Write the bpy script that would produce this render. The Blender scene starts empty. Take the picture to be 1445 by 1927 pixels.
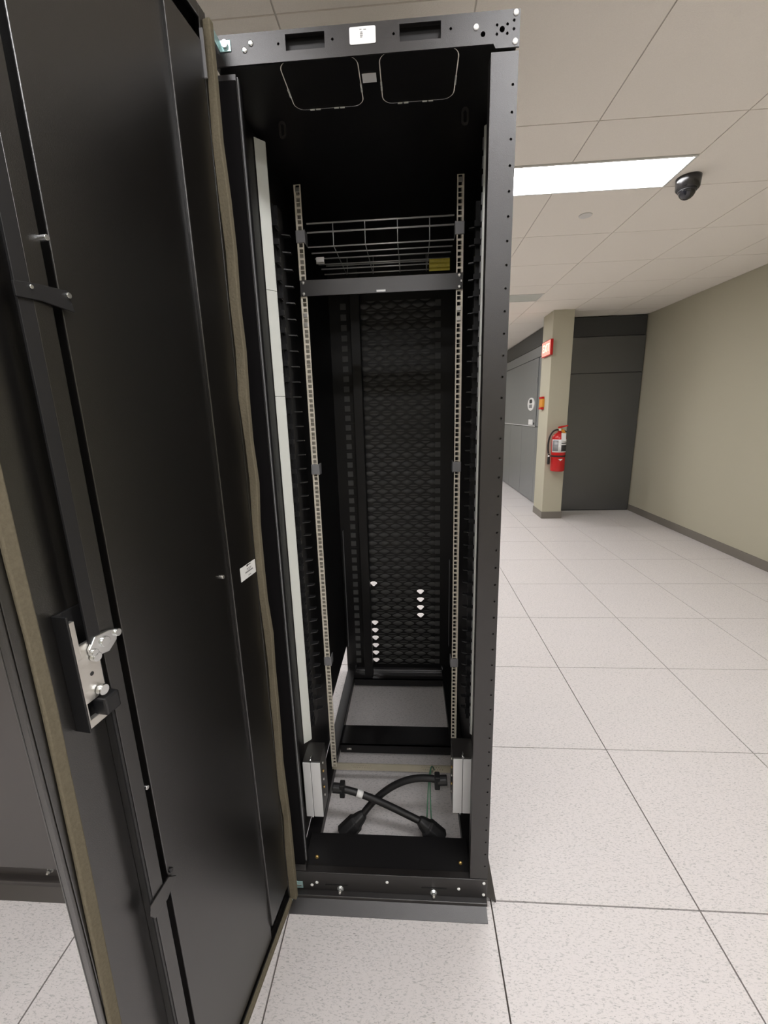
import bpy, bmesh, math, random
from mathutils import Vector, Matrix
random.seed(7)
S = bpy.context.scene
COL = S.collection
PI = math.pi

# ------------------------------------------------------------------ camera, world, exposure
cd = bpy.data.cameras.new('camera'); cam = bpy.data.objects.new('camera', cd); COL.objects.link(cam)
cam.location = (-0.2257, -0.9875, 1.4529)
cam.rotation_euler = (1.34145, 0.02697, 0.06195)
cd.sensor_fit = 'HORIZONTAL'; cd.sensor_width = 36.0; cd.lens = 785.6 / 1445 * 36
cd.clip_start = 0.02; cd.clip_end = 60
S.camera = cam
w = bpy.data.worlds.new('world'); S.world = w; w.use_nodes = True
w.node_tree.nodes['Background'].inputs[0].default_value = (0.02, 0.02, 0.02, 1)
w.node_tree.nodes['Background'].inputs[1].default_value = 0.3
S.view_settings.view_transform = 'Standard'; S.view_settings.look = 'None'
S.view_settings.gamma = 1.0; S.view_settings.use_curve_mapping = False
S.view_settings.exposure = 0.0
LAMP = 22.0      # emission of the ceiling light diffusers

# ------------------------------------------------------------------ materials
def mat(name, col, rough=0.5, ior=1.5, metal=0.0, emit=None, estr=0.0, spec=0.5, noise=None, bump=0.0, nscale=40.0):
    m = bpy.data.materials.new(name); m.use_nodes = True
    nt = m.node_tree; b = nt.nodes['Principled BSDF']
    b.inputs['Base Color'].default_value = (*col, 1); b.inputs['Roughness'].default_value = rough
    b.inputs['Metallic'].default_value = metal; b.inputs['Specular IOR Level'].default_value = spec
    b.inputs['IOR'].default_value = ior
    if emit: b.inputs['Emission Color'].default_value = (*emit, 1); b.inputs['Emission Strength'].default_value = estr
    if noise or bump:
        geo = nt.nodes.new('ShaderNodeNewGeometry'); n = nt.nodes.new('ShaderNodeTexNoise')
        n.inputs['Scale'].default_value = nscale; n.inputs['Detail'].default_value = 3
        nt.links.new(geo.outputs['Position'], n.inputs['Vector'])
        if noise:
            r = nt.nodes.new('ShaderNodeMapRange')
            r.inputs['To Min'].default_value = 1 - noise; r.inputs['To Max'].default_value = 1 + noise
            nt.links.new(n.outputs['Fac'], r.inputs['Value'])
            mx = nt.nodes.new('ShaderNodeVectorMath'); mx.operation = 'SCALE'
            mx.inputs[0].default_value = col
            nt.links.new(r.outputs['Result'], mx.inputs['Scale'])
            nt.links.new(mx.outputs['Vector'], b.inputs['Base Color'])
        if bump:
            bp = nt.nodes.new('ShaderNodeBump'); bp.inputs['Strength'].default_value = bump; bp.inputs['Distance'].default_value = 0.002
            nt.links.new(n.outputs['Fac'], bp.inputs['Height']); nt.links.new(bp.outputs['Normal'], b.inputs['Normal'])
    return m

def floor_material():
    m = mat('floor_laminate', (0.76, 0.72, 0.705), 0.42, spec=0.35)
    nt = m.node_tree; b = nt.nodes['Principled BSDF']
    geo = nt.nodes.new('ShaderNodeNewGeometry')
    mp = nt.nodes.new('ShaderNodeMapping'); mp.inputs['Scale'].default_value = (1, 1, 1)
    nt.links.new(geo.outputs['Position'], mp.inputs['Vector'])
    base = None
    cur = (0.73, 0.695, 0.685)
    def fleck(scale, rot, lo, hi, colr, prev):
        mpp = nt.nodes.new('ShaderNodeMapping'); mpp.inputs['Rotation'].default_value = (0, 0, rot); mpp.inputs['Scale'].default_value = (1, 3.0, 1)
        nt.links.new(geo.outputs['Position'], mpp.inputs['Vector'])
        n = nt.nodes.new('ShaderNodeTexNoise'); n.inputs['Scale'].default_value = scale; n.inputs['Detail'].default_value = 2.5; n.inputs['Distortion'].default_value = 0.6
        nt.links.new(mpp.outputs['Vector'], n.inputs['Vector'])
        r = nt.nodes.new('ShaderNodeMapRange'); r.inputs['From Min'].default_value = lo; r.inputs['From Max'].default_value = hi
        nt.links.new(n.outputs['Fac'], r.inputs['Value'])
        mx = nt.nodes.new('ShaderNodeMix'); mx.data_type = 'RGBA'
        nt.links.new(r.outputs['Result'], mx.inputs[0])
        if isinstance(prev, tuple): mx.inputs[6].default_value = (*prev, 1)
        else: nt.links.new(prev, mx.inputs[6])
        mx.inputs[7].default_value = (*colr, 1)
        return mx.outputs[2]
    o = fleck(95, 0.7, 0.57, 0.70, (0.47, 0.46, 0.45), cur)
    o = fleck(80, -0.6, 0.58, 0.70, (0.54, 0.525, 0.515), o)
    o = fleck(120, 0.2, 0.62, 0.74, (0.38, 0.37, 0.36), o)
    nt.links.new(o, b.inputs['Base Color'])
    return m

def acoustic_material():
    m = mat('acoustic_tile', (0.92, 0.87, 0.79), 0.9, spec=0.1, noise=0.05, bump=0.25, nscale=260)
    return m

M = dict(
    floor=floor_material(),
    joint=mat('floor_joint', (0.12, 0.10, 0.09), 0.8),
    tile=acoustic_material(),
    grid=mat('ceiling_grid', (0.64, 0.60, 0.54), 0.8),
    wall=mat('tan_paint', (0.50, 0.475, 0.37), 0.75, spec=0.25, bump=0.15, nscale=160, noise=0.03),
    base=mat('vinyl_base', (0.20, 0.18, 0.155), 0.5),
    black=mat('black_powder_coat', (0.010, 0.0082, 0.0078), 0.36, spec=0.8, noise=0.08, bump=0.12, nscale=900),
    door=mat('door_powder_coat', (0.005, 0.0044, 0.004), 0.28, ior=1.95, noise=0.08, bump=0.12, nscale=900),
    deep=mat('black_interior', (0.006, 0.0055, 0.006), 0.45),
    closedcab=mat('closed_cabinet_paint', (0.05, 0.044, 0.042), 0.34, ior=1.9, noise=0.08, bump=0.12, nscale=900),
    postshade=mat('post_shade_black', (0.005, 0.0045, 0.005), 0.9, spec=0.1),  # flat black for the shade painted on the left front post
    plastic=mat('black_plastic', (0.016, 0.016, 0.017), 0.42),
    rubber=mat('black_rubber', (0.012, 0.0115, 0.012), 0.5),
    zinc=mat('zinc_rail', (0.80, 0.74, 0.62), 0.42, metal=0.1, noise=0.08, nscale=60),
    chrome=mat('bright_zinc', (0.78, 0.80, 0.80), 0.22, metal=0.95),
    steel=mat('nickel_plate', (0.72, 0.70, 0.66), 0.3, metal=0.85, noise=0.06, nscale=30),
    wire=mat('galvanised_wire', (0.72, 0.72, 0.71), 0.3, metal=0.4),
    alu=mat('anodised_aluminium', (0.86, 0.86, 0.86), 0.4, metal=0.1, noise=0.03, nscale=20),
    white=mat('white_panel', (0.84, 0.86, 0.80), 0.5, noise=0.03, nscale=12),
    label=mat('white_label', (0.86, 0.86, 0.84), 0.45),
    ink=mat('grey_ink', (0.25, 0.25, 0.25), 0.6),
    darkink=mat('black_ink', (0.03, 0.03, 0.03), 0.6),
    foam=mat('olive_foam', (0.155, 0.135, 0.095), 0.95, spec=0.1, noise=0.2, bump=0.5, nscale=220),
    teal=mat('blue_zinc', (0.42, 0.62, 0.62), 0.3, metal=0.6),
    yellow=mat('yellow_label', (0.62, 0.50, 0.03), 0.5, noise=0.15, nscale=120),
    tin=mat('tinned_copper', (0.62, 0.57, 0.44), 0.4, metal=0.3, noise=0.06, nscale=50),
    green=mat('green_wire', (0.10, 0.24, 0.15), 0.45),
    clip=mat('grey_clip', (0.30, 0.30, 0.31), 0.4, metal=0.3),
    finger=mat('finger_plastic', (0.02, 0.02, 0.021), 0.35),
    lens=mat('panel_lens', (0.10, 0.10, 0.098), 0.5),
    unit=mat('charcoal_paint', (0.062, 0.065, 0.066), 0.3, ior=2.0, noise=0.03, nscale=8),
    unitfront=mat('silver_grey_paint', (0.20, 0.21, 0.212), 0.32, ior=1.7, noise=0.03, nscale=8),
    unitdark=mat('plenum_paint', (0.045, 0.047, 0.047), 0.42, spec=0.5),
    red=mat('red_enamel', (0.55, 0.012, 0.012), 0.25),
    orange=mat('orange_plastic', (0.72, 0.30, 0.03), 0.4),
    brass=mat('brass', (0.65, 0.45, 0.16), 0.35, metal=0.8),
    glow=mat('light_diffuser', (0.9, 0.9, 0.88), 0.5, emit=(1.0, 0.985, 1.0), estr=LAMP),
    off=mat('unlit_diffuser', (0.62, 0.64, 0.58), 0.35),
    frame=mat('white_enamel', (0.75, 0.74, 0.70), 0.4),
    exit=mat('exit_face', (0.8, 0.25, 0.2), 0.4, emit=(1.0, 0.36, 0.27), estr=0.75),
    exitlet=mat('exit_letters', (0.9, 0.85, 0.7), 0.4, emit=(1.0, 0.9, 0.62), estr=1.3),
    dome=mat('smoked_dome', (0.008, 0.008, 0.01), 0.06, spec=0.8),
    camshell=mat('camera_shell', (0.012, 0.011, 0.011), 0.2, spec=0.6),
    lensglass=mat('lens_glass', (0.05, 0.06, 0.09), 0.1),
    cabface=mat('cabinet_grey_black', (0.022, 0.020, 0.019), 0.36, spec=1.0, noise=0.08, bump=0.12, nscale=900),
)

# ------------------------------------------------------------------ mesh helpers
class MB:
    def __init__(self): self.v = []; self.f = []; self.sm = []
    def add(self, vs, fs, smooth=False):
        o = len(self.v); self.v += [tuple(a) for a in vs]
        for f in fs: self.f.append([i + o for i in f]); self.sm.append(smooth)
        return self
    def box(self, x0, x1, y0, y1, z0, z1, T=None):
        vs = [Vector((x, y, z)) for z in (z0, z1) for y in (y0, y1) for x in (x0, x1)]
        if T: vs = [T @ a for a in vs]
        return self.add(vs, [(0, 2, 3, 1), (4, 5, 7, 6), (0, 1, 5, 4), (2, 6, 7, 3), (0, 4, 6, 2), (1, 3, 7, 5)])
    def prism(self, poly, axis, a, b, T=None):
        """poly: 2D points; axis 'x' -> (y,z), 'y' -> (x,z), 'z' -> (x,y); counter-clockwise not required"""
        def P(p, t):
            q = {'x': (t, p[0], p[1]), 'y': (p[0], t, p[1]), 'z': (p[0], p[1], t)}[axis]
            return T @ Vector(q) if T else Vector(q)
        n = len(poly); vs = [P(p, a) for p in poly] + [P(p, b) for p in poly]
        fs = [tuple(range(n))[::-1], tuple(range(n, 2 * n))] + [(i, (i + 1) % n, n + (i + 1) % n, n + i) for i in range(n)]
        return self.add(vs, fs)
    def rev(self, prof, n=24, T=None, smooth=True):
        """revolve (r,h) profile about local z; T maps to place"""
        vs = []; fs = []
        for r, h in prof:
            for k in range(n):
                a = 2 * PI * k / n; v = Vector((r * math.cos(a), r * math.sin(a), h)); vs.append(T @ v if T else v)
        m = len(prof)
        for i in range(m - 1):
            for k in range(n):
                k2 = (k + 1) % n; fs.append((i * n + k, i * n + k2, (i + 1) * n + k2, (i + 1) * n + k))
        self.add(vs, fs, smooth)
        o = len(self.v) - len(vs)
        self.f.append([o + k for k in range(n)][::-1]); self.sm.append(False)
        self.f.append([o + (m - 1) * n + k for k in range(n)]); self.sm.append(False)
        return self
    def cyl(self, p0, p1, r, n=12, r2=None, smooth=True):
        p0 = Vector(p0); p1 = Vector(p1); d = p1 - p0
        T = Matrix.Translation(p0) @ d.to_track_quat('Z', 'Y').to_matrix().to_4x4()
        return self.rev([(r, 0), (r if r2 is None else r2, d.length)], n, T, smooth)
    def tube(self, pts, r, n=8, smooth=True, flat=1.0):
        pts = [Vector(p) for p in pts]; rings = []
        up = None
        for i, p in enumerate(pts):
            t = (pts[min(i + 1, len(pts) - 1)] - pts[max(i - 1, 0)]).normalized()
            if up is None:
                up = Vector((0, 0, 1)) if abs(t.z) < 0.9 else Vector((1, 0, 0))
            up = (up - t * up.dot(t)).normalized(); s = t.cross(up)
            rr = r[i] if isinstance(r, (list, tuple)) else r
            rings.append([p + up * (rr * math.cos(2 * PI * k / n)) + s * (rr * flat * math.sin(2 * PI * k / n)) for k in range(n)])
        vs = [v for ring in rings for v in ring]; fs = []
        for i in range(len(rings) - 1):
            for k in range(n):
                k2 = (k + 1) % n; fs.append((i * n + k, (i + 1) * n + k, (i + 1) * n + k2, i * n + k2))
        self.add(vs, fs, smooth)
        o = len(self.v) - len(vs); m = len(rings)
        self.f.append([o + k for k in range(n)]); self.sm.append(False)
        self.f.append([o + (m - 1) * n + k for k in range(n)][::-1]); self.sm.append(False)
        return self
    def mesh(self, name, material):
        me = bpy.data.meshes.new(name); me.from_pydata(self.v, [], self.f)
        me.polygons.foreach_set('use_smooth', self.sm)
        bm = bmesh.new(); bm.from_mesh(me); bmesh.ops.recalc_face_normals(bm, faces=bm.faces); bm.to_mesh(me); bm.free()
        me.materials.append(M[material]); me.update()
        return me
    def build(self, name, material, parent=None, bevel=0.0, T=None):
        o = place(self.mesh(name, material), name, parent, T)
        if bevel:
            md = o.modifiers.new('bevel', 'BEVEL'); md.width = bevel; md.segments = 2; md.limit_method = 'ANGLE'; md.angle_limit = math.radians(40)
        return o

def place(me, name, parent=None, T=None):
    """link an object of a mesh; coordinates are world ones unless a matrix T is given"""
    o = bpy.data.objects.new(name, me); COL.objects.link(o)
    if parent is not None:
        o.parent = parent
        o.matrix_parent_inverse = world_of(parent).inverted()
    if T is not None: o.matrix_basis = T
    return o

WM = {}
def world_of(o):
    m = o.matrix_basis.copy()
    if o.parent: m = world_of(o.parent) @ o.matrix_parent_inverse @ m
    return m

def thing(name, label, cat, loc=(0, 0, 0), group=None):
    o = bpy.data.objects.new(name, None); COL.objects.link(o); o.empty_display_size = 0.05
    o.location = loc
    return tag(o, label, cat, group)
def tag(o, label, cat, group=None):
    o['label'] = label; o['category'] = cat
    if group: o['group'] = group
    return o
def struct(o): o['kind'] = 'structure'; return o

def plate(outer, holes, t, name, material, T):
    """flat plate with holes cut through (2D filled curve turned into a mesh); T places local (x,y,z=thickness)"""
    cu = bpy.data.curves.new(name, 'CURVE'); cu.dimensions = '2D'; cu.fill_mode = 'BOTH'; cu.extrude = t / 2
    for loop in [outer] + holes:
        sp = cu.splines.new('POLY'); sp.points.add(len(loop) - 1); sp.use_cyclic_u = True
        for p, q in zip(sp.points, loop): p.co = (q[0], q[1], 0, 1)
    ob = bpy.data.objects.new(name, cu); COL.objects.link(ob)
    dg = bpy.context.evaluated_depsgraph_get(); dg.update()
    me = bpy.data.meshes.new_from_object(ob.evaluated_get(dg))
    bpy.data.objects.remove(ob); bpy.data.curves.remove(cu)
    me.transform(T); me.name = name
    me.materials.clear(); me.materials.append(M[material])
    return me
def text_mesh(txt, size, name, material, T, extrude=0.0004):
    cu = bpy.data.curves.new(name, 'FONT'); cu.body = txt; cu.size = size; cu.extrude = extrude; cu.align_x = 'CENTER'; cu.align_y = 'CENTER'
    ob = bpy.data.objects.new(name, cu); COL.objects.link(ob)
    dg = bpy.context.evaluated_depsgraph_get(); dg.update()
    me = bpy.data.meshes.new_from_object(ob.evaluated_get(dg))
    bpy.data.objects.remove(ob); bpy.data.curves.remove(cu)
    me.transform(T); me.name = name; me.materials.clear(); me.materials.append(M[material])
    return me
def rect(x0, x1, y0, y1): return [(x0, y0), (x1, y0), (x1, y1), (x0, y1)]
def disc(cx, cy, r, n=12): return [(cx + r * math.cos(2 * PI * k / n), cy + r * math.sin(2 * PI * k / n)) for k in range(n)]
def rrect(x0, x1, y0, y1, r, n=5):
    pts = []
    for cx, cy, a0 in ((x1 - r, y1 - r, 0), (x0 + r, y1 - r, 90), (x0 + r, y0 + r, 180), (x1 - r, y0 + r, 270)):
        for k in range(n + 1):
            a = math.radians(a0 + 90 * k / n); pts.append((cx + r * math.cos(a), cy + r * math.sin(a)))
    return pts
# plane frames: local (x,y) -> world, local z = outward
def frame_front(y):   # faces -y; local x -> x, local y -> z
    return Matrix(((1, 0, 0, 0), (0, 0, -1, y), (0, 1, 0, 0), (0, 0, 0, 1)))
def bez(p0, p1, p2, p3, n=20):
    p0, p1, p2, p3 = map(Vector, (p0, p1, p2, p3)); out = []
    for i in range(n + 1):
        t = i / n; u = 1 - t
        out.append(p0 * u**3 + p1 * 3 * u * u * t + p2 * 3 * u * t * t + p3 * t**3)
    return out

# ------------------------------------------------------------------ the room
TS = 0.6096; CH = 2.653
X0, X1, Y0, Y1 = -7 * TS, 2.925, -7 * TS, 16 * TS
floor = struct(MB().box(X0, X1, Y0, Y1, -0.06, -0.010).build('floor', 'joint'))
g = 0.0022
full = MB().box(g, TS - g, g, TS - g, -0.012, 0.0).mesh('floor_tile', 'floor')
part = MB().box(g, X1 - 4 * TS - g, g, TS - g, -0.012, 0.0).mesh('floor_tile', 'floor')
for i in range(-7, 5):
    for j in range(-7, 16):
        place(part if i == 4 else full, 'floor_tile', floor, Matrix.Translation((i * TS, j * TS, 0)))

ceiling = struct(MB().box(X0, X1, Y0, Y1, CH + 0.004, CH + 0.06).build('ceiling', 'grid'))
CX0, CY0 = -0.014, 1.190
g = 0.0028
ROWS = range(-8, 15)
def ctile(w_, d_): return MB().box(g, w_ - g, g, d_ - g, CH, CH + 0.012).mesh('ceiling_tile', 'tile')
cfull = ctile(TS, TS); chalf = ctile(TS, TS / 2); cedge = ctile(X1 - (CX0 + 4 * TS), TS)
cfirst = MB().box(X0 + g, CX0 - 6 * TS - g, 0, TS - 2 * g, CH, CH + 0.012).mesh('ceiling_tile', 'tile')
# (column, row, lit): every light fills the far half of two neighbouring cells
LIGHTS = [(0, 0, True), (0, -4, True), (-1, -6, True), (1, -8, True), (0, 4, False), (-1, 3, True), (-1, 6, True), (-1, 10, True), (-3, -4, True), (-4, 4, True), (-4, 8, True), (-4, -8, True)]
cells = {}
for c, r, lit in LIGHTS: cells[(c, r)] = 1; cells[(c + 1, r)] = 1
for i in range(-6, 5):
    for j in ROWS:
        y = CY0 + j * TS
        if y < Y0 or y + TS > Y1 + 0.01: continue
        place(cedge if i == 4 else (chalf if (i, j) in cells else cfull), 'ceiling_tile', ceiling, Matrix.Translation((CX0 + i * TS, y, 0)))

LL = {(0, 0): 'lit rectangular ceiling light panel between open rack and camera dome', (0, 4): 'dim switched off ceiling light panel above the far aisle',
      (0, -4): 'lit ceiling light panel overhead in front of the open rack', (-1, -6): 'added unseen ceiling light panel behind the viewer', (1, -8): 'added unseen ceiling light panel behind the viewer to the right', (-1, 3): 'added unseen ceiling light panel behind the open rack',  # panels behind viewer and rack are unseen, added to brighten interior and aisle
      (-1, 6): 'added unseen ceiling light panel behind the rack at the tan column', (-1, 10): 'added unseen ceiling light panel at the far end of the aisle', (-3, -4): 'lit ceiling light panel in front of the left rack',  # first two are unseen, added to brighten the far floor
      (-4, 4): 'lit ceiling light panel behind the rack row', (-4, 8): 'lit ceiling light panel at the far left of the room', (-4, -8): 'lit ceiling light panel behind the viewer to the left'}
for c, r, lit in LIGHTS:
    x0 = CX0 + c * TS; y0 = CY0 + r * TS + TS / 2; x1 = x0 + 2 * TS; y1 = y0 + TS / 2
    t = thing('ceiling_light', LL[(c, r)], 'ceiling light', (0.5 * (x0 + x1), 0.5 * (y0 + y1), CH), 'ceiling light panels')
    fr = MB(); b_ = 0.014; e = 0.003
    fr.box(x0 + e, x1 - e, y0 + e, y0 + b_, CH - 0.004, CH + 0.004); fr.box(x0 + e, x1 - e, y1 - b_, y1 - e, CH - 0.004, CH + 0.004)
    fr.box(x0 + e, x0 + b_, y0 + b_, y1 - b_, CH - 0.004, CH + 0.004); fr.box(x1 - b_, x1 - e, y0 + b_, y1 - b_, CH - 0.004, CH + 0.004)
    fr.build('frame', 'frame', t)
    MB().box(x0 + b_, x1 - b_, y0 + b_, y1 - b_, CH - 0.001, CH + 0.003).build('diffuser', 'glow' if lit else 'off', t)

struct(MB().box(X1, X1 + 0.12, Y0, Y1, 0, CH + 0.06).build('wall_right', 'wall'))
struct(MB().box(X0 - 0.12, X0, Y0, Y1, 0, CH + 0.06).build('wall_left', 'wall'))
struct(MB().box(X0, X1, Y1, Y1 + 0.12, 0, CH + 0.06).build('wall_back', 'wall'))
struct(MB().box(X0, X1, Y0 - 0.12, Y0, 0, CH + 0.06).build('wall_front', 'wall'))
struct(MB().box(X1 - 0.009, X1, Y0, 5.155, 0, 0.088).build('baseboard_right', 'base', bevel=0.002))
px0, px1, py0, py1 = 1.557, 1.812, 4.72, 5.12
struct(MB().box(px0, px1, py0, py1, 0, CH).build('wall_pillar', 'wall', bevel=0.004))
bb = MB().prism([(px0 - .008, py1), (px0 - .008, py0 - .008), (px1 + .008, py0 - .008), (px1 + .008, py1), (px1, py1), (px1, py0), (px0, py0), (px0, py1)], 'z', 0, 0.095)
struct(bb.build('baseboard_pillar', 'base', bevel=0.003))

# ------------------------------------------------------------------ cooling unit row end
cx, cy0, cy1, cx1 = 1.722, 5.162, 9.45, 2.915
cu = thing('cooling_unit', 'large grey cooling unit with dark end panel behind the tan column', 'cooling unit', ((cx + cx1) / 2, 7.3, 0))
MB().box(cx + .02, cx1, cy0 + .015, cy1, 0.0, 2.385).build('body', 'unitdark', cu)
MB().box(cx + .012, cx1, cy0 + .01, cy1, 2.397, 2.64).build('plenum', 'unitdark', cu, bevel=0.003)
# end panels facing the viewer
for nm, z0, z1 in (('end_panel', 0.012, 1.919), ('end_panel', 1.929, 2.391)):
    MB().box(cx + .022, cx1, cy0, cy0 + .02, z0, z1).build(nm, 'unit', cu, bevel=0.003)
ys = [5.175, 5.797, 6.62, 7.455, 8.30, 9.10, 9.45]
for a, b in zip(ys[:-1], ys[1:]):
    MB().box(cx, cx + .022, a + .003, b - .003, 0.012, 1.198).build('lower_panel', 'unitfront', cu, bevel=0.003)
MB().box(cx, cx + .022, 5.175, 5.785, 1.206, 2.226).build('upper_panel', 'unitfront', cu, bevel=0.003)
for a, b in ((5.793, 8.02), (8.03, 9.45)):
    d_ = MB().box(cx - .012, cx + .022, a, b, 1.210, 2.226).build('upper_door', 'unitfront', cu, bevel=0.004)
    if a < 6: first_door = d_
MB().box(cx - .004, cx + .022, 5.175, 9.45, 2.236, 2.385).build('header_panel', 'unitfront', cu, bevel=0.003)
MB().box(cx - .02, cx - .012, 5.80, 8.0, 1.206, 1.216).build('drip_edge', 'alu', first_door)
fx = Matrix(((0, 0, -1, cx - .012), (-1, 0, 0, 0), (0, 1, 0, 0), (0, 0, 0, 1)))   # faces -x: local x -> -y, local y -> z
def on_unit(poly, t, nm, m_, par, lift=0.0):
    me = plate(poly, [], t, nm, m_, Matrix.Translation((-t / 2 - lift, 0, 0)) @ fx); return place(me, nm, par)
def ellipse(cx_, cy_, a, b, n=28): return [(cx_ + a * math.cos(2 * PI * k / n), cy_ + b * math.sin(2 * PI * k / n)) for k in range(n)]
on_unit(ellipse(-6.06, 1.55, .185, .10), .012, 'control_bezel', 'label', first_door)
on_unit(rrect(-6.125, -5.985, 1.565, 1.625, .02), .004, 'control_screen', 'darkink', first_door, .012)
on_unit(rect(-6.14, -5.98, 1.49, 1.545), .003, 'control_keys', 'clip', first_door, .012)
on_unit(rect(-6.18, -5.945, 1.228, 1.31), .002, 'paper_label', 'label', first_door)
for k in range(4): on_unit(rect(-6.15, -5.97, 1.335 + k * .018, 1.343 + k * .018), .002, 'vent_slot', 'clip', first_door)
on_unit(disc(-5.87, 1.25, .018), .006, 'lock', 'plastic', first_door)
on_unit(rect(-5.845, -5.80, 1.86, 1.94), .008, 'hinge', 'clip', first_door)

# ------------------------------------------------------------------ exit sign, pull station, extinguisher on the column
ex = thing('exit_sign', 'glowing red exit sign on the side of the tan column', 'exit sign', (px0 - .02, 4.84, 2.22))
MB().box(px0 - .034, px0, 4.665, 5.01, 2.125, 2.315).build('housing', 'red', ex, bevel=0.004)
MB().box(px0 - .037, px0 - .034, 4.675, 5.0, 2.135, 2.305).build('face', 'exit', ex)
fx2 = Matrix(((0, 0, -1, px0 - .0375), (-1, 0, 0, 4.8375), (0, 1, 0, 2.22), (0, 0, 0, 1)))
place(text_mesh('EXIT', 0.135, 'letters', 'exitlet', fx2), 'letters', ex)

ps = thing('pull_station', 'small orange wall box with dark red ends on the column side', 'alarm', (px0 - .02, 4.95, 1.545))
MB().box(px0 - .03, px0, 4.885, 5.025, 1.49, 1.60).build('box', 'orange', ps, bevel=0.004)
MB().box(px0 - .04, px0, 4.90, 5.01, 1.60, 1.628).build('end_cap', 'red', ps, bevel=0.005)
MB().box(px0 - .04, px0, 4.90, 5.01, 1.462, 1.49).build('end_cap', 'red', ps, bevel=0.005)

exx, exy, exr = 1.689, 4.622, 0.088
fe = thing('fire_extinguisher', 'red fire extinguisher with black hose hanging on the tan column', 'fire extinguisher', (exx, exy, 0.668))
TT = Matrix.Translation((exx, exy, 0))
MB().rev([(.075, .668), (.086, .676), (exr, .69), (exr, 1.085), (.083, 1.115), (.066, 1.142), (.04, 1.16), (.024, 1.168), (.024, 1.185)], 40, TT).build('cylinder', 'red', fe)
MB().rev([(exr + .002, .858), (exr + .0035, .862), (exr + .0035, .874), (exr + .002, .878)], 40, TT).build('strap', 'rubber', fe)
def wrap(a0, a1, z0, z1, r, nm, m_, par=None, n=12):
    mb = MB(); vs = []; fs = []
    for k in range(n + 1):
        a = math.radians(a0 + (a1 - a0) * k / n); c, s = math.cos(a), math.sin(a)
        for rr in (r, r + .0012):
            for z in (z0, z1): vs.append((exx + rr * c, exy + rr * s, z))
    for k in range(n):
        o = k * 4; q = o + 4
        fs += [(o, o + 1, q + 1, q), (o + 2, q + 2, q + 3, o + 3), (o + 1, o + 3, q + 3, q + 1), (o, q, q + 2, o + 2)]
    fs += [(0, 2, 3, 1), (n * 4, n * 4 + 1, n * 4 + 3, n * 4 + 2)]
    mb.add(vs, fs, True)
    return mb.build(nm, m_, par or fe)
lb = wrap(-168, -18, .918, 1.082, exr + .0005, 'label', 'label')
wrap(-88, -24, .930, 1.010, exr + .002, 'print', 'darkink', lb)
wrap(-88, -24, 1.028, 1.040, exr + .002, 'print', 'darkink', lb)
wrap(-160, -112, .935, 1.07, exr + .002, 'print', 'clip', lb)
MB().prism([(exx - .022, .832), (exx + .03, .832), (exx + .004, .808)], 'y', exy - exr - .0012, exy - exr + .004).build('emblem', 'label', fe)
MB().box(exx - .018, exx + .018, exy - .02, exy + .02, 1.183, 1.222).build('valve', 'brass', fe, bevel=0.004)
MB().prism([(exx - .02, 1.222), (exx + .012, 1.222), (exx + .098, 1.245), (exx + .10, 1.258), (exx + .02, 1.25), (exx - .02, 1.24)], 'y', exy - .012, exy + .012).build('lever', 'red', fe, bevel=0.002)
MB().prism([(exx + .005, 1.205), (exx + .09, 1.165), (exx + .095, 1.176), (exx + .02, 1.216)], 'y', exy - .012, exy + .012).build('carry_handle', 'rubber', fe, bevel=0.002)
MB().cyl((exx - .005, exy - .02, 1.203), (exx - .005, exy - .034, 1.203), .014, 16).build('gauge', 'label', fe)
MB().prism([(exx - .006, 1.165), (exx + .05, 1.158), (exx + .056, 1.06), (exx - .002, 1.062)], 'y', exy - exr - .006, exy - exr - .004).build('inspection_tag', 'label', fe)
MB().prism([(exx, 1.205), (exx + .03, 1.21), (exx + .06, 1.16), (exx + .01, 1.165)], 'y', exy - .06, exy - .056).build('seal_tag', 'orange', fe)
hose = bez((exx - .015, exy - .01, 1.20), (exx - .12, exy - .03, 1.22), (exx - .16, exy - .02, 1.08), (exx - .128, exy - .01, .90), 22)
MB().tube(hose, .011, 10).build('hose', 'rubber', fe)
MB().rev([(.012, .76), (.018, .77), (.015, .86), (.012, .895)], 16, Matrix.Translation((exx - .12, exy - .01, 0))).build('nozzle', 'rubber', fe)
MB().cyl((exx - .135, exy - .02, .866), (exx - .105, exy - .02, .868), .011, 12).build('hose_clip', 'chrome', fe)

# ------------------------------------------------------------------ ceiling fittings
sc = thing('security_camera', 'black dome security camera on the ceiling beside the lit panel', 'security camera', (1.287, 1.715, CH))
TT = Matrix.Translation((1.287, 1.715, 0))
MB().rev([(.060, CH), (.060, CH - .010), (.057, CH - .052), (.051, CH - .060), (.042, CH - .062)][::-1], 40, TT).build('housing', 'camshell', sc)
prof = [(.042 * math.cos(a), CH - .061 - .044 * math.sin(a)) for a in [i * PI / 2 / 10 for i in range(10)]] + [(.0015, CH - .105)]
MB().rev(prof, 40, TT).build('dome', 'dome', sc)
MB().rev([(.0435, CH - .068), (.047, CH - .064), (.0435, CH - .058)], 40, TT).build('trim_ring', 'plastic', sc)
sp = MB().rev([(.040, CH), (.040, CH - .003), (.037, CH - .005)][::-1], 32, Matrix.Translation((.90, 2.105, 0))).build('sprinkler_cover', 'frame')
tag(sp, 'small round white cover plate on a ceiling tile', 'sprinkler')

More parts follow.
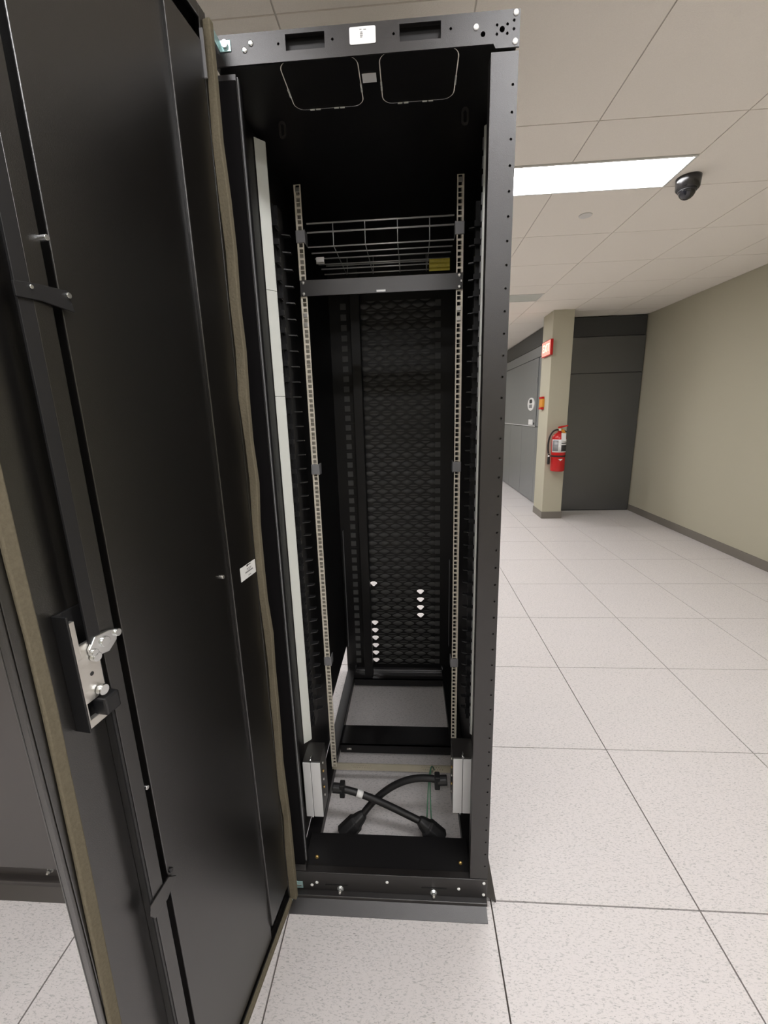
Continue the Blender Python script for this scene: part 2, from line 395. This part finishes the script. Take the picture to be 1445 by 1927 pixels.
# ------------------------------------------------------------------ open server rack
RX0, RX1, RY0, RY1 = -0.6035, -0.0145, -0.012, 1.17
RTOP = 2.174
U = 0.04445
rack = thing('server_rack', 'tall empty black server rack standing open with its door swung left', 'server rack', ((RX0 + RX1) / 2, 0.6, 0))
def screw(parent, x, z, y, r=.0045, m_='chrome', nm='screw', dep=.0025):
    mb = MB(); mb.rev([(r, 0), (r * .95, dep * .6), (r * .55, dep)], 14, Matrix(((1, 0, 0, x), (0, 0, -1, y), (0, 1, 0, z), (0, 0, 0, 1))))
    return mb.build(nm, m_, parent)
def bolt(parent, x, z, y):
    T = Matrix(((1, 0, 0, x), (0, 0, -1, y), (0, 1, 0, z), (0, 0, 0, 1)))
    b = MB().rev([(.0105, 0), (.0105, .002)], 18, T).build('bolt', 'chrome', parent)
    MB().rev([(.0065, .002), (.0065, .009)], 6, T, smooth=False).build('bolt_head', 'chrome', b)
    MB().rev([(.0035, .009), (.0035, .015)], 10, T).build('bolt_stud', 'steel', b)
    return b

# posts: folded sheet, front face and a deep inner return; the right front post carries a column of tapped holes
hz = [0.637 + 0.0 + k * U for k in range(-12, 33)]
holes = [disc(-0.0235, z, .0026, 8) for z in hz if .13 < z < 2.10]
face = plate(rect(-0.066, RX1, .100, 2.112), holes, .003, 'front_post', 'black', Matrix.Translation((0, .0015, 0)) @ frame_front(RY0))
p_ = place(face, 'front_post', rack)
MB().box(-.066, -.063, RY0 + .003, .018, .10, 2.112).box(RX1 - .002, RX1, RY0 + .003, .10, .03, 2.112).box(-.0645, -.0165, RY0 + .006, RY0 + .012, .10, 2.11).build('post_return', 'black', p_)
holes = [disc(RX0 + .009, z, .0026, 8) for z in hz if .13 < z < 2.10]
face = plate(rect(RX0, -.5615, .100, 2.112), holes, .003, 'front_post', 'black', Matrix.Translation((0, .0015, 0)) @ frame_front(RY0))
p_ = place(face, 'front_post', rack)
MB().box(-.5645, -.5615, RY0 + .003, .018, .10, 2.112).box(RX0, RX0 + .002, RY0 + .003, .10, .03, 2.112).box(RX0 + .002, -.5635, RY0 + .006, RY0 + .012, .10, 2.11).build('post_return', 'deep', p_)  # darker than the right return, the post's shade put into its colour
MB().box(-.5615, -.5602, RY0 + .008, RY0 + .014, .13, 2.112).build('post_edge', 'clip', p_)
MB().box(-.6005, -.5616, RY0 - .004, RY0 - .0002, .13, 2.10).build('post_shade', 'postshade', p_)  # added black strip standing in for shade on the left post face
for xa, xb in ((RX0, RX0 + .05), (RX1 - .05, RX1)):
    MB().box(xa, xb, RY1 - .05, RY1, .03, 2.12).build('rear_post', 'deep', rack, bevel=0.002)

# top bar with its two slots, and the corner plate
sl = [rect(-.457, -.381, 2.1405, 2.1665), rect(-.238, -.160, 2.1395, 2.1665), disc(-.082, 2.140, .0045), disc(-.047, 2.145, .0050)]
for hx, hz_ in ((-.0565, 2.152), (-.0565, 2.138), (-.0375, 2.152), (-.0375, 2.138), (-.0255, 2.157), (-.0255, 2.144), (-.142, 2.1525), (-.249, 2.1525), (-.366, 2.1525), (-.471, 2.1525)):
    sl.append(disc(hx, hz_, .0026, 8))
outer = [(RX0, 2.124), (-.0625, 2.124), (-.058, 2.1165), (RX1, 2.1165), (RX1, RTOP), (RX0, RTOP)]
tb = place(plate(outer, sl, .003, 'top_bar', 'black', Matrix.Translation((0, -.0005, 0)) @ frame_front(RY0)), 'top_bar', rack)
MB().box(RX0, RX1, RY0 + .012, RY0 + .014, 2.134, 2.17).build('bar_back', 'deep', tb)
MB().box(RX0, RX1, RY0 + .001, .05, RTOP - .003, RTOP).build('bar_flange', 'black', tb)
lbm = place(plate(rrect(-.333, -.283, 2.1405, 2.1675, .003), [], .0008, 'bar_label', 'label', Matrix.Translation((0, -.0026, 0)) @ frame_front(RY0)), 'bar_label', tb)
for i, (lx, lz, lw) in enumerate(((-.3135, 2.1625, .004), (-.306, 2.162, .005), (-.312, 2.158, .004), (-.3125, 2.1555, .005), (-.3125, 2.153, .005), (-.3125, 2.1505, .004))):
    place(plate(rect(lx, lx + lw, lz, lz + .0012), [], .0003, 'print', 'ink', Matrix.Translation((0, -.0032, 0)) @ frame_front(RY0)), 'print', tb)
for x, z in ((-.0225, 2.168), (-.0225, 2.1245), (-.095, 2.151), (-.525, 2.157), (-.538, 2.147)):
    screw(tb, x, z, RY0 - .002, .0052, 'label' if x > -.1 else 'chrome')
# upper hinge
hg = MB().box(-.586, -.564, RY0 - .004, RY0 - .002, 2.146, 2.165).box(-.588, -.585, RY0 - .04, RY0 - .002, 2.146, 2.165).build('hinge_plate', 'teal', rack, bevel=0.001)
MB().cyl((-.575, RY0 - .004, 2.156), (-.575, RY0 - .009, 2.156), .006, 12).build('hinge_screw', 'chrome', hg)
hg = MB().box(-.598, -.574, RY0 - .004, RY0 - .002, .036, .062).box(-.600, -.597, RY0 - .04, RY0 - .002, .036, .062).build('hinge_plate', 'teal', rack, bevel=0.001)
MB().box(-.594, -.578, RY0 - .006, RY0 - .004, .047, .052).build('hinge_screw', 'chrome', hg)

# bottom strip, lip and floor skirt
bs = MB().box(RX0, RX1, RY0 - .002, RY0 + .02, .028, .098).build('bottom_strip', 'black', rack, bevel=0.0015)
MB().box(-.505, -.435, RY0 - .0035, RY0 - .002, .0515, .054).build('strip_groove', 'deep', bs)
MB().box(-.21, -.135, RY0 - .0035, RY0 - .002, .0575, .060).build('strip_groove', 'deep', bs)
MB().prism([(RY0 + .01, .030), (RY0 - .017, .027), (RY0 - .019, .018), (RY0 + .01, .016)], 'x', RX0 - .004, RX1 - .001).build('lip', 'black', rack, bevel=0.002)
MB().prism([(RY0 - .015, .020), (RY0 - .0165, .020), (-.0625, .002), (-.0625, .0005), (-.060, .0005)], 'x', RX0 - .006, RX1 - .004).build('floor_skirt', 'black', rack)
MB().prism([(RX1, .028), (.0155, .002), (.0155, .0005), (.012, .0005), (RX1, .024)], 'y', -.005, RY1).build('side_skirt', 'black', rack)
for x, z in ((-.53, .060), (-.546, .049), (-.314, .073), (-.099, .060), (-.025, .086), (-.025, .042)): screw(rack, x, z, RY0 - .002, .0048, 'label')
bolt(rack, -.458, .040, RY0 - .002); bolt(rack, -.174, .043, RY0 - .002)

# base: front pan, side beams, cross beams
MB().box(-.575, -.060, RY0 + .02, .118, .070, .090).build('front_pan', 'deep', rack, bevel=0.002)
for x in (-.5365, -.0895):
    screw(rack, x, .104, .03, .006, 'brass', 'pan_stud', .006)
MB().box(-.592, -.548, .02, RY1 - .05, .035, .075).build('base_beam', 'deep', rack, bevel=0.002)
MB().box(-.072, -.020, .02, RY1 - .05, .035, .075).build('base_beam', 'deep', rack, bevel=0.002)
cb = MB().box(-.548, -.072, .535, .540, .020, .062).box(-.548, -.072, .535, .650, .058, .062).build('cross_beam', 'deep', rack)
MB().box(-.548, -.072, 1.00, 1.005, .020, .060).box(-.548, -.072, 1.00, 1.12, .056, .060).build('cross_beam', 'deep', rack)
MB().cyl((-.52, .534, .040), (-.50, .534, .040), .004, 8).build('beam_stud', 'steel', cb)

# side panels and roof with knock-outs
MB().box(RX0, RX0 + .003, .60, RY1 - .05, .19, 2.1335).box(RX0, RX0 + .003, .02, .60, .05, 2.1335).build('side_panel', 'deep', rack)
MB().box(RX1 - .003, RX1, .02, RY1 - .05, .04, 2.1335).build('side_panel', 'deep', rack)
ROOF = 2.134
kn = [(-.478, -.322), (-.279, -.123)]
roofT = Matrix.Translation((0, 0, ROOF))
def notch(loop_x0, loop_x1, grow):   # rounded rectangle in the roof
    return rrect(loop_x0 - grow, loop_x1 + grow, -.0 - grow, .135 + grow, .022 + grow, 6)
roof = place(plate(rect(RX0, RX1, RY0 + .005, RY1), [notch(a, b, .0011) for a, b in kn], .0012, 'roof_panel', 'deep', roofT), 'roof_panel', rack)
for a, b in kn:
    k_ = place(plate(notch(a, b, -.0011), [], .0012, 'knockout', 'deep', roofT), 'knockout', roof)
    for tx in (a + .045, a + .10):
        MB().box(tx - .012, tx - .0015, .1335, .1365, ROOF - .0022, ROOF - .0008).box(tx + .0015, tx + .012, .1335, .1365, ROOF - .0022, ROOF - .0008).build('gap_light', 'white', k_)  # white strips stand in for light coming through the wider gaps
    for ex_ in (a, b):
        MB().box(ex_ - .0018, ex_ + .0018, .070, .080, ROOF - .0022, ROOF - .0008).box(ex_ - .0018, ex_ + .0018, .083, .093, ROOF - .0022, ROOF - .0008).build('gap_light', 'white', k_)  # same painted gap light on the short sides
MB().box(-.317, -.288, .045, .068, ROOF - .002, ROOF - .0008).build('roof_label', 'label', roof)
for x in (-.519, -.093):
    ov = plate(rrect(x - .008, x + .008, 2.095, 2.130, .0079, 6), [rrect(x - .004, x + .004, 2.100, 2.125, .0039, 6)], .004, 'oval_grommet', 'cabface', frame_front(.16))
    place(ov, 'oval_grommet', rack)
MB().box(RX0 + .003, RX1 - .003, RY1 - .06, RY1, 1.96, 2.13).build('rear_header', 'deep', rack)
MB().box(RX0 + .003, RX1 - .003, 1.112, 1.118, .004, .086).build('rear_plinth', 'deep', rack)
for xa, xb in ((RX0 + .003, -.5525), (-.0675, RX1 - .003)): MB().box(xa, xb, 1.108, 1.112, .004, 2.0).build('rear_filler', 'deep', rack)

# white filler strips on both sides (three lengths each side)
for x0, q0, x1, q1 in ((-.5985, .188, -.5775, .209), (-.0195, .188, -.0410, .209)):     # turned 45 degrees towards the opening
    zs = [.376, 1.51, 1.78, 2.120] if x0 < -.3 else [.412, 1.60, 2.120]
    for za, zb in zip(zs[:-1], zs[1:]):
        MB().prism([(x0, q0), (x1, q1), (x1, q1 + .004), (x0, q0 + .004)], 'z', za + .0007, zb - .0007).build('filler_strip', 'white', rack)
for k in range(44):                                     # row of small square punchings along the right strip
    MB().box(-.0440, -.0412, .208, .213, .415 + k * .0385, .440 + k * .0385).build('strip_tooth', 'clip', rack)

# mounting rails with square holes
def rail(xc, y, z0, z1, parent, out):
    mb = MB(); hw = .0053; wa = .0088; wb = .0110
    xa, xb = (xc - (wb if out < 0 else wa), xc + (wa if out < 0 else wb))
    mb.box(xa, xc - hw, y, y + .0025, z0, z1); mb.box(xc + hw, xb, y, y + .0025, z0, z1)
    z = z0; prev = z0; k = 0
    n = int((z1 - z0) / U)
    for k in range(n):
        for d_ in (.00635, .02223, .0381):
            c = z0 + k * U + d_
            mb.box(xc - hw, xc + hw, y, y + .0025, prev, c - hw); prev = c + hw
    mb.box(xc - hw, xc + hw, y, y + .0025, prev, z1)
    xo = xa if out < 0 else xb - .0025
    mb.box(xo, xo + .0025, y + .0025, y + .06, z0, z1)
    return mb.build('mounting_rail', 'zinc', parent)
RY = .375; RZ0 = .1015
rails = []
for xc, out in ((-.5425, -1), (-.0785, 1)):
    r_ = rail(xc, RY, RZ0, RZ0 + 45 * U, rack, out); rails.append(r_)
    for z in (1.968, 1.282, .570):
        MB().box(xc - .013, xc + .013, RY - .004, RY + .004, z - .0165, z + .0165).box(xc + (.011 if out < 0 else -.014), xc + (.014 if out < 0 else -.011), RY - .004, RY + .03, z - .018, z + .018).build('rail_clip', 'clip', r_, bevel=0.001)
    for z in (1.754, 1.727, 2.088): 
        MB().box(xc - .006, xc + .007, RY - .003, RY + .002, z - .006, z + .006).build('cage_nut', 'steel', r_, bevel=0.001)
for xc in (-.5425, -.0785):
    MB().box(xc - .014, xc + .014, 1.104, 1.108, .09, 2.05).build('rear_rail', 'deep', rack)
MB().box(-.579, -.577, 1.04, 1.06, .23, .88).build('edge_strip', 'clip', rack)
MB().box(-.038, -.036, 1.04, 1.06, .235, .72).build('edge_strip', 'clip', rack)

# 1U front panel screwed to the rails
fp = MB().box(-.5525, -.0685, RY - .006, RY - .0035, 1.806, 1.8505).box(-.53, -.091, RY - .0035, RY + .10, 1.8475, 1.8495).build('front_panel', 'black', rack, bevel=0.001)
MB().box(-.3225, -.2955, RY - .0066, RY - .006, 1.809, 1.8145).build('panel_label', 'label', fp)
for x in (-.5425, -.0785):
    for z in (1.8128, 1.8435): screw(fp, x, z, RY - .006, .0052, 'steel', 'panel_screw', .003)
MB().box(-.075, -.071, RY - .0075, RY - .006, 1.8255, 1.831).build('panel_tag', 'label', fp)

# finger style cable managers
fm = MB().box(-.5985, -.5935, .285, .30, .36, 2.02).box(-.5985, -.585, .30, .345, .36, 2.02)
spine = fm.build('cable_manager', 'finger', rack)
fm2 = MB().box(-.0265, -.0215, .335, .35, .36, 2.02).box(-.0380, -.0245, .345, .37, .36, 2.02)
spine2 = fm2.build('cable_manager', 'finger', rack)
fl = MB().prism([(-.5935, .255), (-.5935, .345), (-.563, .345), (-.563, .333), (-.586, .322), (-.586, .255)], 'z', 0, .003).prism([(-.5935, .250), (-.5935, .258), (-.574, .258), (-.574, .250)], 'z', -.004, .010).mesh('finger', 'finger')
frr = MB().prism([(-.0265, .33), (-.0265, .365), (-.0550, .365), (-.0550, .353), (-.0340, .345), (-.0340, .33)], 'z', 0, .003).prism([(-.0265, .325), (-.0265, .333), (-.0440, .333), (-.0440, .325)], 'z', -.004, .010).mesh('finger', 'finger')
for k in range(36):
    z = .40 + k * U
    place(fl, 'finger', spine, Matrix.Translation((0, 0, z)))
    place(frr, 'finger', spine2, Matrix.Translation((0, 0, z)))

# rear filler panels, each with a row of pointed oval bosses; a few have a fan-shaped opening
RPY = 1.100
LX = [-.435 + k * .0625 for k in range(6)]
def lens_pts(a, b, n=7):
    up = [(-a + 2 * a * k / n, b * math.sin(PI * k / n) ** 0.9 if 0 < k < n else 0) for k in range(n + 1)]
    return up + [(x, -z) for x, z in up[-2:0:-1]]
def lens_mesh():
    a, b = .029, .0135; L = lens_pts(a, b); n = len(L)
    vs = [(x, 0, z) for x, z in L] + [(x * .72, -.005, z * .66 + .0008) for x, z in L]
    fs = [(i, (i + 1) % n, n + (i + 1) % n, n + i) for i in range(n)] + [tuple(range(n, 2 * n))]
    return MB().add(vs, fs, True).mesh('boss', 'lens')
lm = lens_mesh()
hl = MB()
for k in range(5):
    x = LX[k] + .032; hl.prism([(x - .024, .0195), (x + .024, .0195), (x + .012, .0135), (x, .0115), (x - .012, .0135)], 'y', RPY - .0045, RPY - .002)
    hl.prism([(x - .024, -.0195), (x + .024, -.0195), (x + .012, -.0145), (x, -.0130), (x - .012, -.0145)], 'y', RPY - .0035, RPY - .002)
half_me = hl.mesh('scallop_row', 'lens')
tb_me = MB().box(-.013, .013, RPY - .007, RPY - .002, -.012, .014).mesh('end_tab', 'lens')
def fan(x): return [(x - .016, .0115), (x - .007, .0155), (x + .007, .0155), (x + .016, .0115), (x + .020, .005), (x + .004, -.0115), (x - .003, -.0115), (x - .020, .005)]
FT = Matrix(((1, 0, 0, 0), (0, 0, -1, RPY), (0, 1, 0, 0), (0, 0, 0, 1)))
pan_plain = plate(rect(-.552, -.068, -.02285, .02285), [], .003, 'rear_panel', 'deep', FT)
pan_l = plate(rect(-.552, -.068, -.02285, .02285), [fan(LX[0])], .003, 'rear_panel', 'deep', FT)
pan_r = plate(rect(-.552, -.068, -.02285, .02285), [fan(LX[4])], .003, 'rear_panel', 'deep', FT)
OPEN = {}
NP = 41
zc = [.110 + k * .0458 for k in range(NP)]
for k in range(NP):
    v = 'l' if k in (0, 1, 2, 3, 4, 5, 10) else ('r' if k in (6, 7, 8, 9) else '')
    pn = place({'': pan_plain, 'l': pan_l, 'r': pan_r}[v], 'rear_panel', rack, Matrix.Translation((0, 0, zc[k])))
    Tz = Matrix.Translation((0, 0, zc[k]))
    for q in range(6):
        if (v == 'l' and q == 0) or (v == 'r' and q == 4): continue
        place(lm, 'boss', pn, Matrix.Translation((LX[q], RPY - .0015, zc[k])))
    place(half_me, 'scallop_row', pn, Tz)['kind'] = 'stuff'
    for tx in (-.095, -.5325): place(tb_me, 'end_tab', pn, Matrix.Translation((tx, 0, zc[k])))
MB().box(-.490, -.447, 1.01, 1.06, .05, 2.1).build('rear_upright', 'deep', rack, bevel=0.002)

# grounding bar
gh = []
for c0 in (-.478, -.198):
    for k in range(9):
        gh.append(disc(c0 + k * .0095, .096, .0022, 8)); gh.append(disc(c0 + .0045 + k * .0095, .086, .0022, 8))
gb = place(plate(rect(-.556, -.080, .073, .104), gh, .004, 'ground_bar', 'tin', frame_front(.392)), 'ground_bar', rack)

# ------------------------------------------------------------------ the rack's open door
A = math.radians(-97.5); ux = Vector((math.cos(A), math.sin(A), 0)); nx = Vector((-math.sin(A), math.cos(A), 0)); H = Vector((-.595, -.045, 0))
DT = Matrix(((ux.x, nx.x, 0, H.x), (ux.y, nx.y, 0, H.y), (0, 0, 1, 0), (0, 0, 0, 1)))   # local (s, d, z)
DZ0, DZ1 = .050, 2.186
dm = MB()
DE = .562                                                          # latch edge
dm.box(.0, .545, -.027, -.024, DZ0, DZ1, DT)                         # outer skin, also the recessed latch side
dm.box(.128, .412, -.024, -.006, DZ0 + .03, DZ1 - .03, DT)         # raised middle panel
dm.box(.028, .1285, -.024, .0, DZ0 + .075, DZ1 - .06, DT)          # hinge side panel, one step higher
dm.box(.0, .004, -.024, -.002, DZ0, DZ1, DT); dm.box(DE - .004, DE, -.013, -.002, DZ0, DZ1, DT); dm.box(.541, DE, -.016, -.013, DZ0, DZ1, DT); dm.box(.541, .545, -.024, -.016, DZ0, DZ1, DT)
dm.box(.004, .545, -.024, -.002, DZ0, DZ0 + .004, DT); dm.box(.004, .545, -.024, -.002, DZ1 - .004, DZ1, DT)
dm.box(DE - .020, DE - .004, -.006, -.002, DZ0, DZ1, DT)           # turned-in lip on the latch edge
dm.box(.004, .022, -.006, -.002, DZ0, DZ1, DT)
dm.box(.022, DE - .02, -.006, -.002, DZ0, DZ0 + .022, DT); dm.box(.022, DE - .02, -.006, -.002, DZ1 - .022, DZ1, DT)
door = dm.build('door', 'door', rack, bevel=0.0016)
door['label'] = 'black sheet metal rack door swung open'
MB().box(.4265, .450, -.006, -.003, DZ0 + .03, DZ1 - .03, DT).box(.4475, .450, -.024, -.006, DZ0 + .03, DZ1 - .03, DT).build('stiffener', 'door', door, bevel=0.0008)
MB().box(.452, .470, -.004, -.0005, 1.165, DZ1 - .03, DT).build('lock_rod', 'plastic', door, bevel=0.0006)
MB().box(.452, .4555, -.006, -.003, DZ0 + .03, 1.06, DT).build('lock_rod', 'plastic', door)
# gaskets: strips of olive foam, slightly wavy
def gasket(s0, zs, wd, th, nm='gasket', d0=0.0, wob=.003, seed=1):
    rnd = random.Random(seed); mb = MB(); vs = []; fs = []; n = len(zs)
    sfun = s0 if callable(s0) else (lambda z: s0_)
    s0_ = s0
    for z in zs:
        s0 = sfun(z); o = wob * (rnd.random() - .5) * 2; q = wob * (rnd.random() - .3)
        for s, d in ((s0 + o, d0), (s0 + wd + o, d0), (s0 + wd + o * .6, d0 + th + q), (s0 + o * .6, d0 + th + q)):
            vs.append(DT @ Vector((s, d, z)))
    for i in range(n - 1):
        for k in range(4):
            k2 = (k + 1) % 4; fs.append((i * 4 + k, i * 4 + k2, i * 4 + 4 + k2, i * 4 + 4 + k))
    fs += [(0, 1, 2, 3), tuple(range(n * 4 - 4, n * 4))[::-1]]
    mb.add(vs, fs); return mb.build(nm, 'foam', door, bevel=0.002)
zz = [DZ0 + .012 + (DZ1 - DZ0 - .03) * k / 22 for k in range(23)]
gasket(.004, zz, .014, .017, d0=-.002, wob=.006, seed=5)
gasket(lambda z: .545 if z < .5 else (.545 - .016 * min(1, (z - .5) / .6)), zz, .0165, .006, d0=-.002, wob=.0012, seed=3)
gm = MB()
gm.box(.02, .548, -.004, .006, DZ0 + .006, DZ0 + .020, DT)
gm.build('gasket', 'foam', door, bevel=0.002)
# latch
la = MB()
la.box(.452, .492, -.024, -.021, 1.045, 1.215, DT); la.box(.490, .493, -.024, -.002, 1.045, 1.215, DT); la.box(.449, .452, -.024, -.010, 1.075, 1.20, DT)
latch = la.build('latch', 'plastic', door, bevel=0.0006)
MB().box(.456, .489, -.010, -.004, 1.085, 1.168, DT).box(.482, .4895, -.010, -.003, 1.150, 1.205, DT).box(.452, .462, -.010, -.004, 1.188, 1.207, DT).box(.462, .489, -.012, -.004, 1.048, 1.060, DT).box(.4865, .4895, -.012, -.004, 1.060, 1.085, DT).build('latch_plate', 'steel', latch, bevel=0.0008)
MB().prism([(.430, 1.150), (.445, 1.140), (.470, 1.145), (.474, 1.158), (.462, 1.172), (.440, 1.170), (.426, 1.165)], 'y', -.003, .002, DT).build('latch_cam', 'chrome', latch, bevel=0.001)
def dscrew(s, z, r, d0, dep, m_='chrome', nm='screw', par=None):
    p0 = DT @ Vector((s, d0, z)); p1 = DT @ Vector((s, d0 + dep, z))
    return MB().cyl(p0, p1, r, 14).build(nm, m_, par or door, bevel=0.0006)
for s, z, r in ((.466, 1.1445, .0065), (.466, 1.094, .0075), (.450, 1.158, .0075), (.428, 1.160, .0055), (.468, 1.152, .005)): dscrew(s, z, r, -.003, .008, par=latch, nm='latch_bolt')
dscrew(.472, 1.122, .003, -.0045, .001, 'darkink', 'latch_hole', latch)
MB().box(.449, .474, -.012, .010, 1.058, 1.084, DT).build('latch_block', 'plastic', latch, bevel=0.003)
# rod guides
MB().prism([(.402, 1.588), (.408, 1.612), (.452, 1.609), (.474, 1.606), (.474, 1.590), (.444, 1.592)], 'y', .000, .003, DT).build('rod_guide', 'plastic', door, bevel=0.0006)
dscrew(.409, 1.606, .0035, .003, .003, 'chrome', 'guide_screw'); dscrew(.455, 1.604, .0025, .003, .002, 'chrome', 'guide_screw')
dscrew(.425, 1.664, .0035, -.006, .012, 'chrome', 'guide_pin')
MB().prism([(.400, .672), (.415, .690), (.459, .688), (.463, .672), (.455, .655), (.425, .655)], 'y', -.003, .0, DT).build('rod_guide', 'door', door, bevel=0.0008)
dscrew(.405, .690, .004, -.008, .006, 'plastic', 'guide_screw')
dscrew(.420, .880, .0035, -.010, .006, 'chrome', 'guide_pin'); dscrew(.424, .610, .0035, -.02, .008, 'chrome', 'guide_pin')
dscrew(.155, 1.134, .004, -.008, .007, 'steel', 'panel_stud')
# door label
lab = MB().box(.027, .0935, .0, .0006, 1.0965, 1.1285, DT).build('door_label', 'label', door)
MB().box(.060, .066, .0006, .0009, 1.1235, 1.1278, DT).box(.048, .060, .0006, .0009, 1.125, 1.1268, DT).build('label_print', 'darkink', door)
MB().box(.040, .074, .0006, .0009, 1.1095, 1.1125, DT).box(.046, .066, .0006, .0009, 1.1175, 1.1188, DT).box(.048, .066, .0006, .0009, 1.1145, 1.1155, DT).box(.050, .062, .0006, .0009, 1.101, 1.1025, DT).build('label_print', 'ink', door)
MB().box(.0, .028, -.023, -.002, DZ1 - .10, DZ1 - .098, DT).build('corner_gusset', 'door', door)
MB().box(.024, .027, -.002, .004, 2.07, 2.145, DT).build('corner_bracket', 'clip', door)

# ------------------------------------------------------------------ things inside the rack
def pdu(label, x0, x1, y0, y1, z0, z1, inner):
    t = thing('power_unit', label, 'power unit', ((x0 + x1) / 2, y0, z0), 'power units at the foot of the open rack')
    MB().box(x0, x1, y0 + .004, y1, z0, z1).build('body', 'cabface', t, bevel=0.0015)
    xm = (x0 + x1) / 2 - .003
    MB().box(x0, xm - .0008, y0, y0 + .004, z0, z1 - .004).build('face_plate', 'alu', t, bevel=0.0012)
    MB().box(xm + .0008, x1, y0, y0 + .004, z0, z1 - .004).build('face_plate', 'alu', t, bevel=0.0012)
    MB().cyl((xm, y0 - .001, z1 + .004), (xm, y0 + .02, z1 + .004), .004, 12).build('cap_screw', 'chrome', t)
    MB().cyl((xm - .006, y0 + .001, z0 - .005), (xm - .006, y0 + .015, z0 - .005), .003, 10).build('cap_screw', 'chrome', t)
    for k in range(5):
        z = z1 - .03 - k * .032
        xx = x1 if inner > 0 else x0
        MB().cyl((xx, y0 + .03, z), (xx + inner * .004, y0 + .03, z), .004, 10).build('side_screw', 'brass' if k % 2 else 'steel', t)
    return t
pdu('white fronted power unit at the foot of the rack beside the open door', -.588, -.531, .12, .205, .152, .369, 1)
pdu('white fronted power unit at the foot of the rack by the right post', -.105, -.0395, .12, .205, .187, .399, -1)

def cord(label, p_plug, dirx, ctrl1, ctrl2, p_end, end_dir):
    t = thing('power_lead', label, 'power cord', p_plug, 'crossed power cords on the rack floor')
    p = Vector(p_plug); d = Vector((dirx, 0, -.08)).normalized()
    MB().cyl(p - d * .034, p, .017, 8, smooth=False).build('plug', 'plastic', t, bevel=0.003)
    fl_ = MB().box(p.x - .009, p.x + .009, p.y - .014, p.y + .014, p.z - .028, p.z + .024).build('plug_clamp', 'plastic', t, bevel=0.003)
    path = bez(p - d * .01, Vector(ctrl1), Vector(ctrl2), Vector(p_end), 26)
    MB().tube(path, .0118, 12).build('cable', 'rubber', t)
    e = Vector(p_end); ed = Vector(end_dir).normalized()
    MB().tube([e - ed * .012, e + ed * .004, e + ed * .022, e + ed * .026, e + ed * .085], [.015, .021, .025, .031, .033], 8, smooth=False).build('connector', 'rubber', t, bevel=0.004)
    return t, path
c1, path1 = cord('black power cord with white tag leaving the left power unit', (-.478, .195, .190), 1, (-.40, .185, .185), (-.32, .20, .12), (-.205, .170, .088), (.9, -.2, -.75))
tp = [path1[6], path1[7]]
MB().tube([path1[6], path1[7], path1[8]], .0128, 14).build('cord_tag', 'label', c1)
c2, path2 = cord('black power cord leaving the right power unit and passing behind the tagged one', (-.150, .205, .226), -1, (-.25, .23, .235), (-.35, .235, .15), (-.415, .190, .080), (-.75, -.35, -.6))

gw = thing('ground_wire', 'thin green ground wires hanging behind the right power cord', 'wire', (-.19, .25, .06))
for k, (xa, xb) in enumerate(((-.178, -.186), (-.176, -.170))):
    MB().tube(bez((-.150, .385, .090), (-.17, .33, .20), (xa, .25, .18), (xb, .205, .055), 18), .0026, 6).build('strand', 'green', gw)
tg = MB().tube([(-.158, .37, .098), (-.162, .355, .108), (-.166, .34, .112)], .0045, 8).build('lug', 'steel', gw)

wb = thing('wire_basket', 'chrome wire tray across the top of the open rack above the dark panel', 'wire tray', (-.31, .53, 1.95))
xa, xb = -.530, -.091
zf = 1.952
def wire(pts, nm='cross_wire', r=.0022): MB().tube(pts, r, 6).build(nm, 'wire', wb)
for z in (2.015, 1.991): wire([(xa, .41, z), (xb, .41, z)], 'rim_wire', .0026)
for y in (.411, .46, .509, .562, .608, .663): wire([(xa, y, zf), (xb, y, zf)])
for z in (1.991, 2.015): wire([(xa, .70, z), (xb, .70, z)], 'rim_wire')
for x in (-.451, -.355, -.258, -.163): wire([(x, .41, 2.015), (x, .41, zf), (x, .68, zf), (x, .70, zf + .02), (x, .70, 2.015)], 'loop_wire', .0014)
MB().box(xa + .004, xa + .03, .505, .507, zf - .016, zf + .004).build('hook', 'steel', wb)
yl = MB().box(-.158, -.090, .560, .5615, 1.915, 1.9515).build('warning_label', 'yellow', wb)

# ------------------------------------------------------------------ closed rack further left
lr = thing('server_rack', 'closed grey black rack at the left edge behind the open door', 'server rack', (-1.53, .6, 0))
lx0, lx1 = -1.828, -1.226
MB().box(lx0, lx1, RY0 + .02, RY1, .03, RTOP).build('body', 'closedcab', lr, bevel=0.003)
ld = MB().box(lx0 + .004, lx1 - .004, -.055, -.016, .118, 2.165).build('door', 'closedcab', lr, bevel=0.003)
MB().box(lx0 + .04, lx0 + .07, -.075, -.055, 1.0, 1.22).build('handle', 'plastic', ld, bevel=0.004)
MB().box(lx0, lx1, RY0 - .002, RY0 + .02, .028, .098).build('bottom_strip', 'closedcab', lr, bevel=0.0015)
MB().prism([(RY0 + .01, .036), (RY0 - .022, .030), (RY0 - .024, .018), (RY0 + .01, .016)], 'x', lx0, lx1).build('lip', 'closedcab', lr, bevel=0.002)
MB().prism([(RY0 - .020, .020), (RY0 - .0225, .020), (-.0665, .002), (-.0665, .0005), (-.063, .0005)], 'x', lx0, lx1).build('floor_skirt', 'closedcab', lr)
for x in (lx0 + .145, lx1 - .17): bolt(lr, x, .060, RY0 - .002)
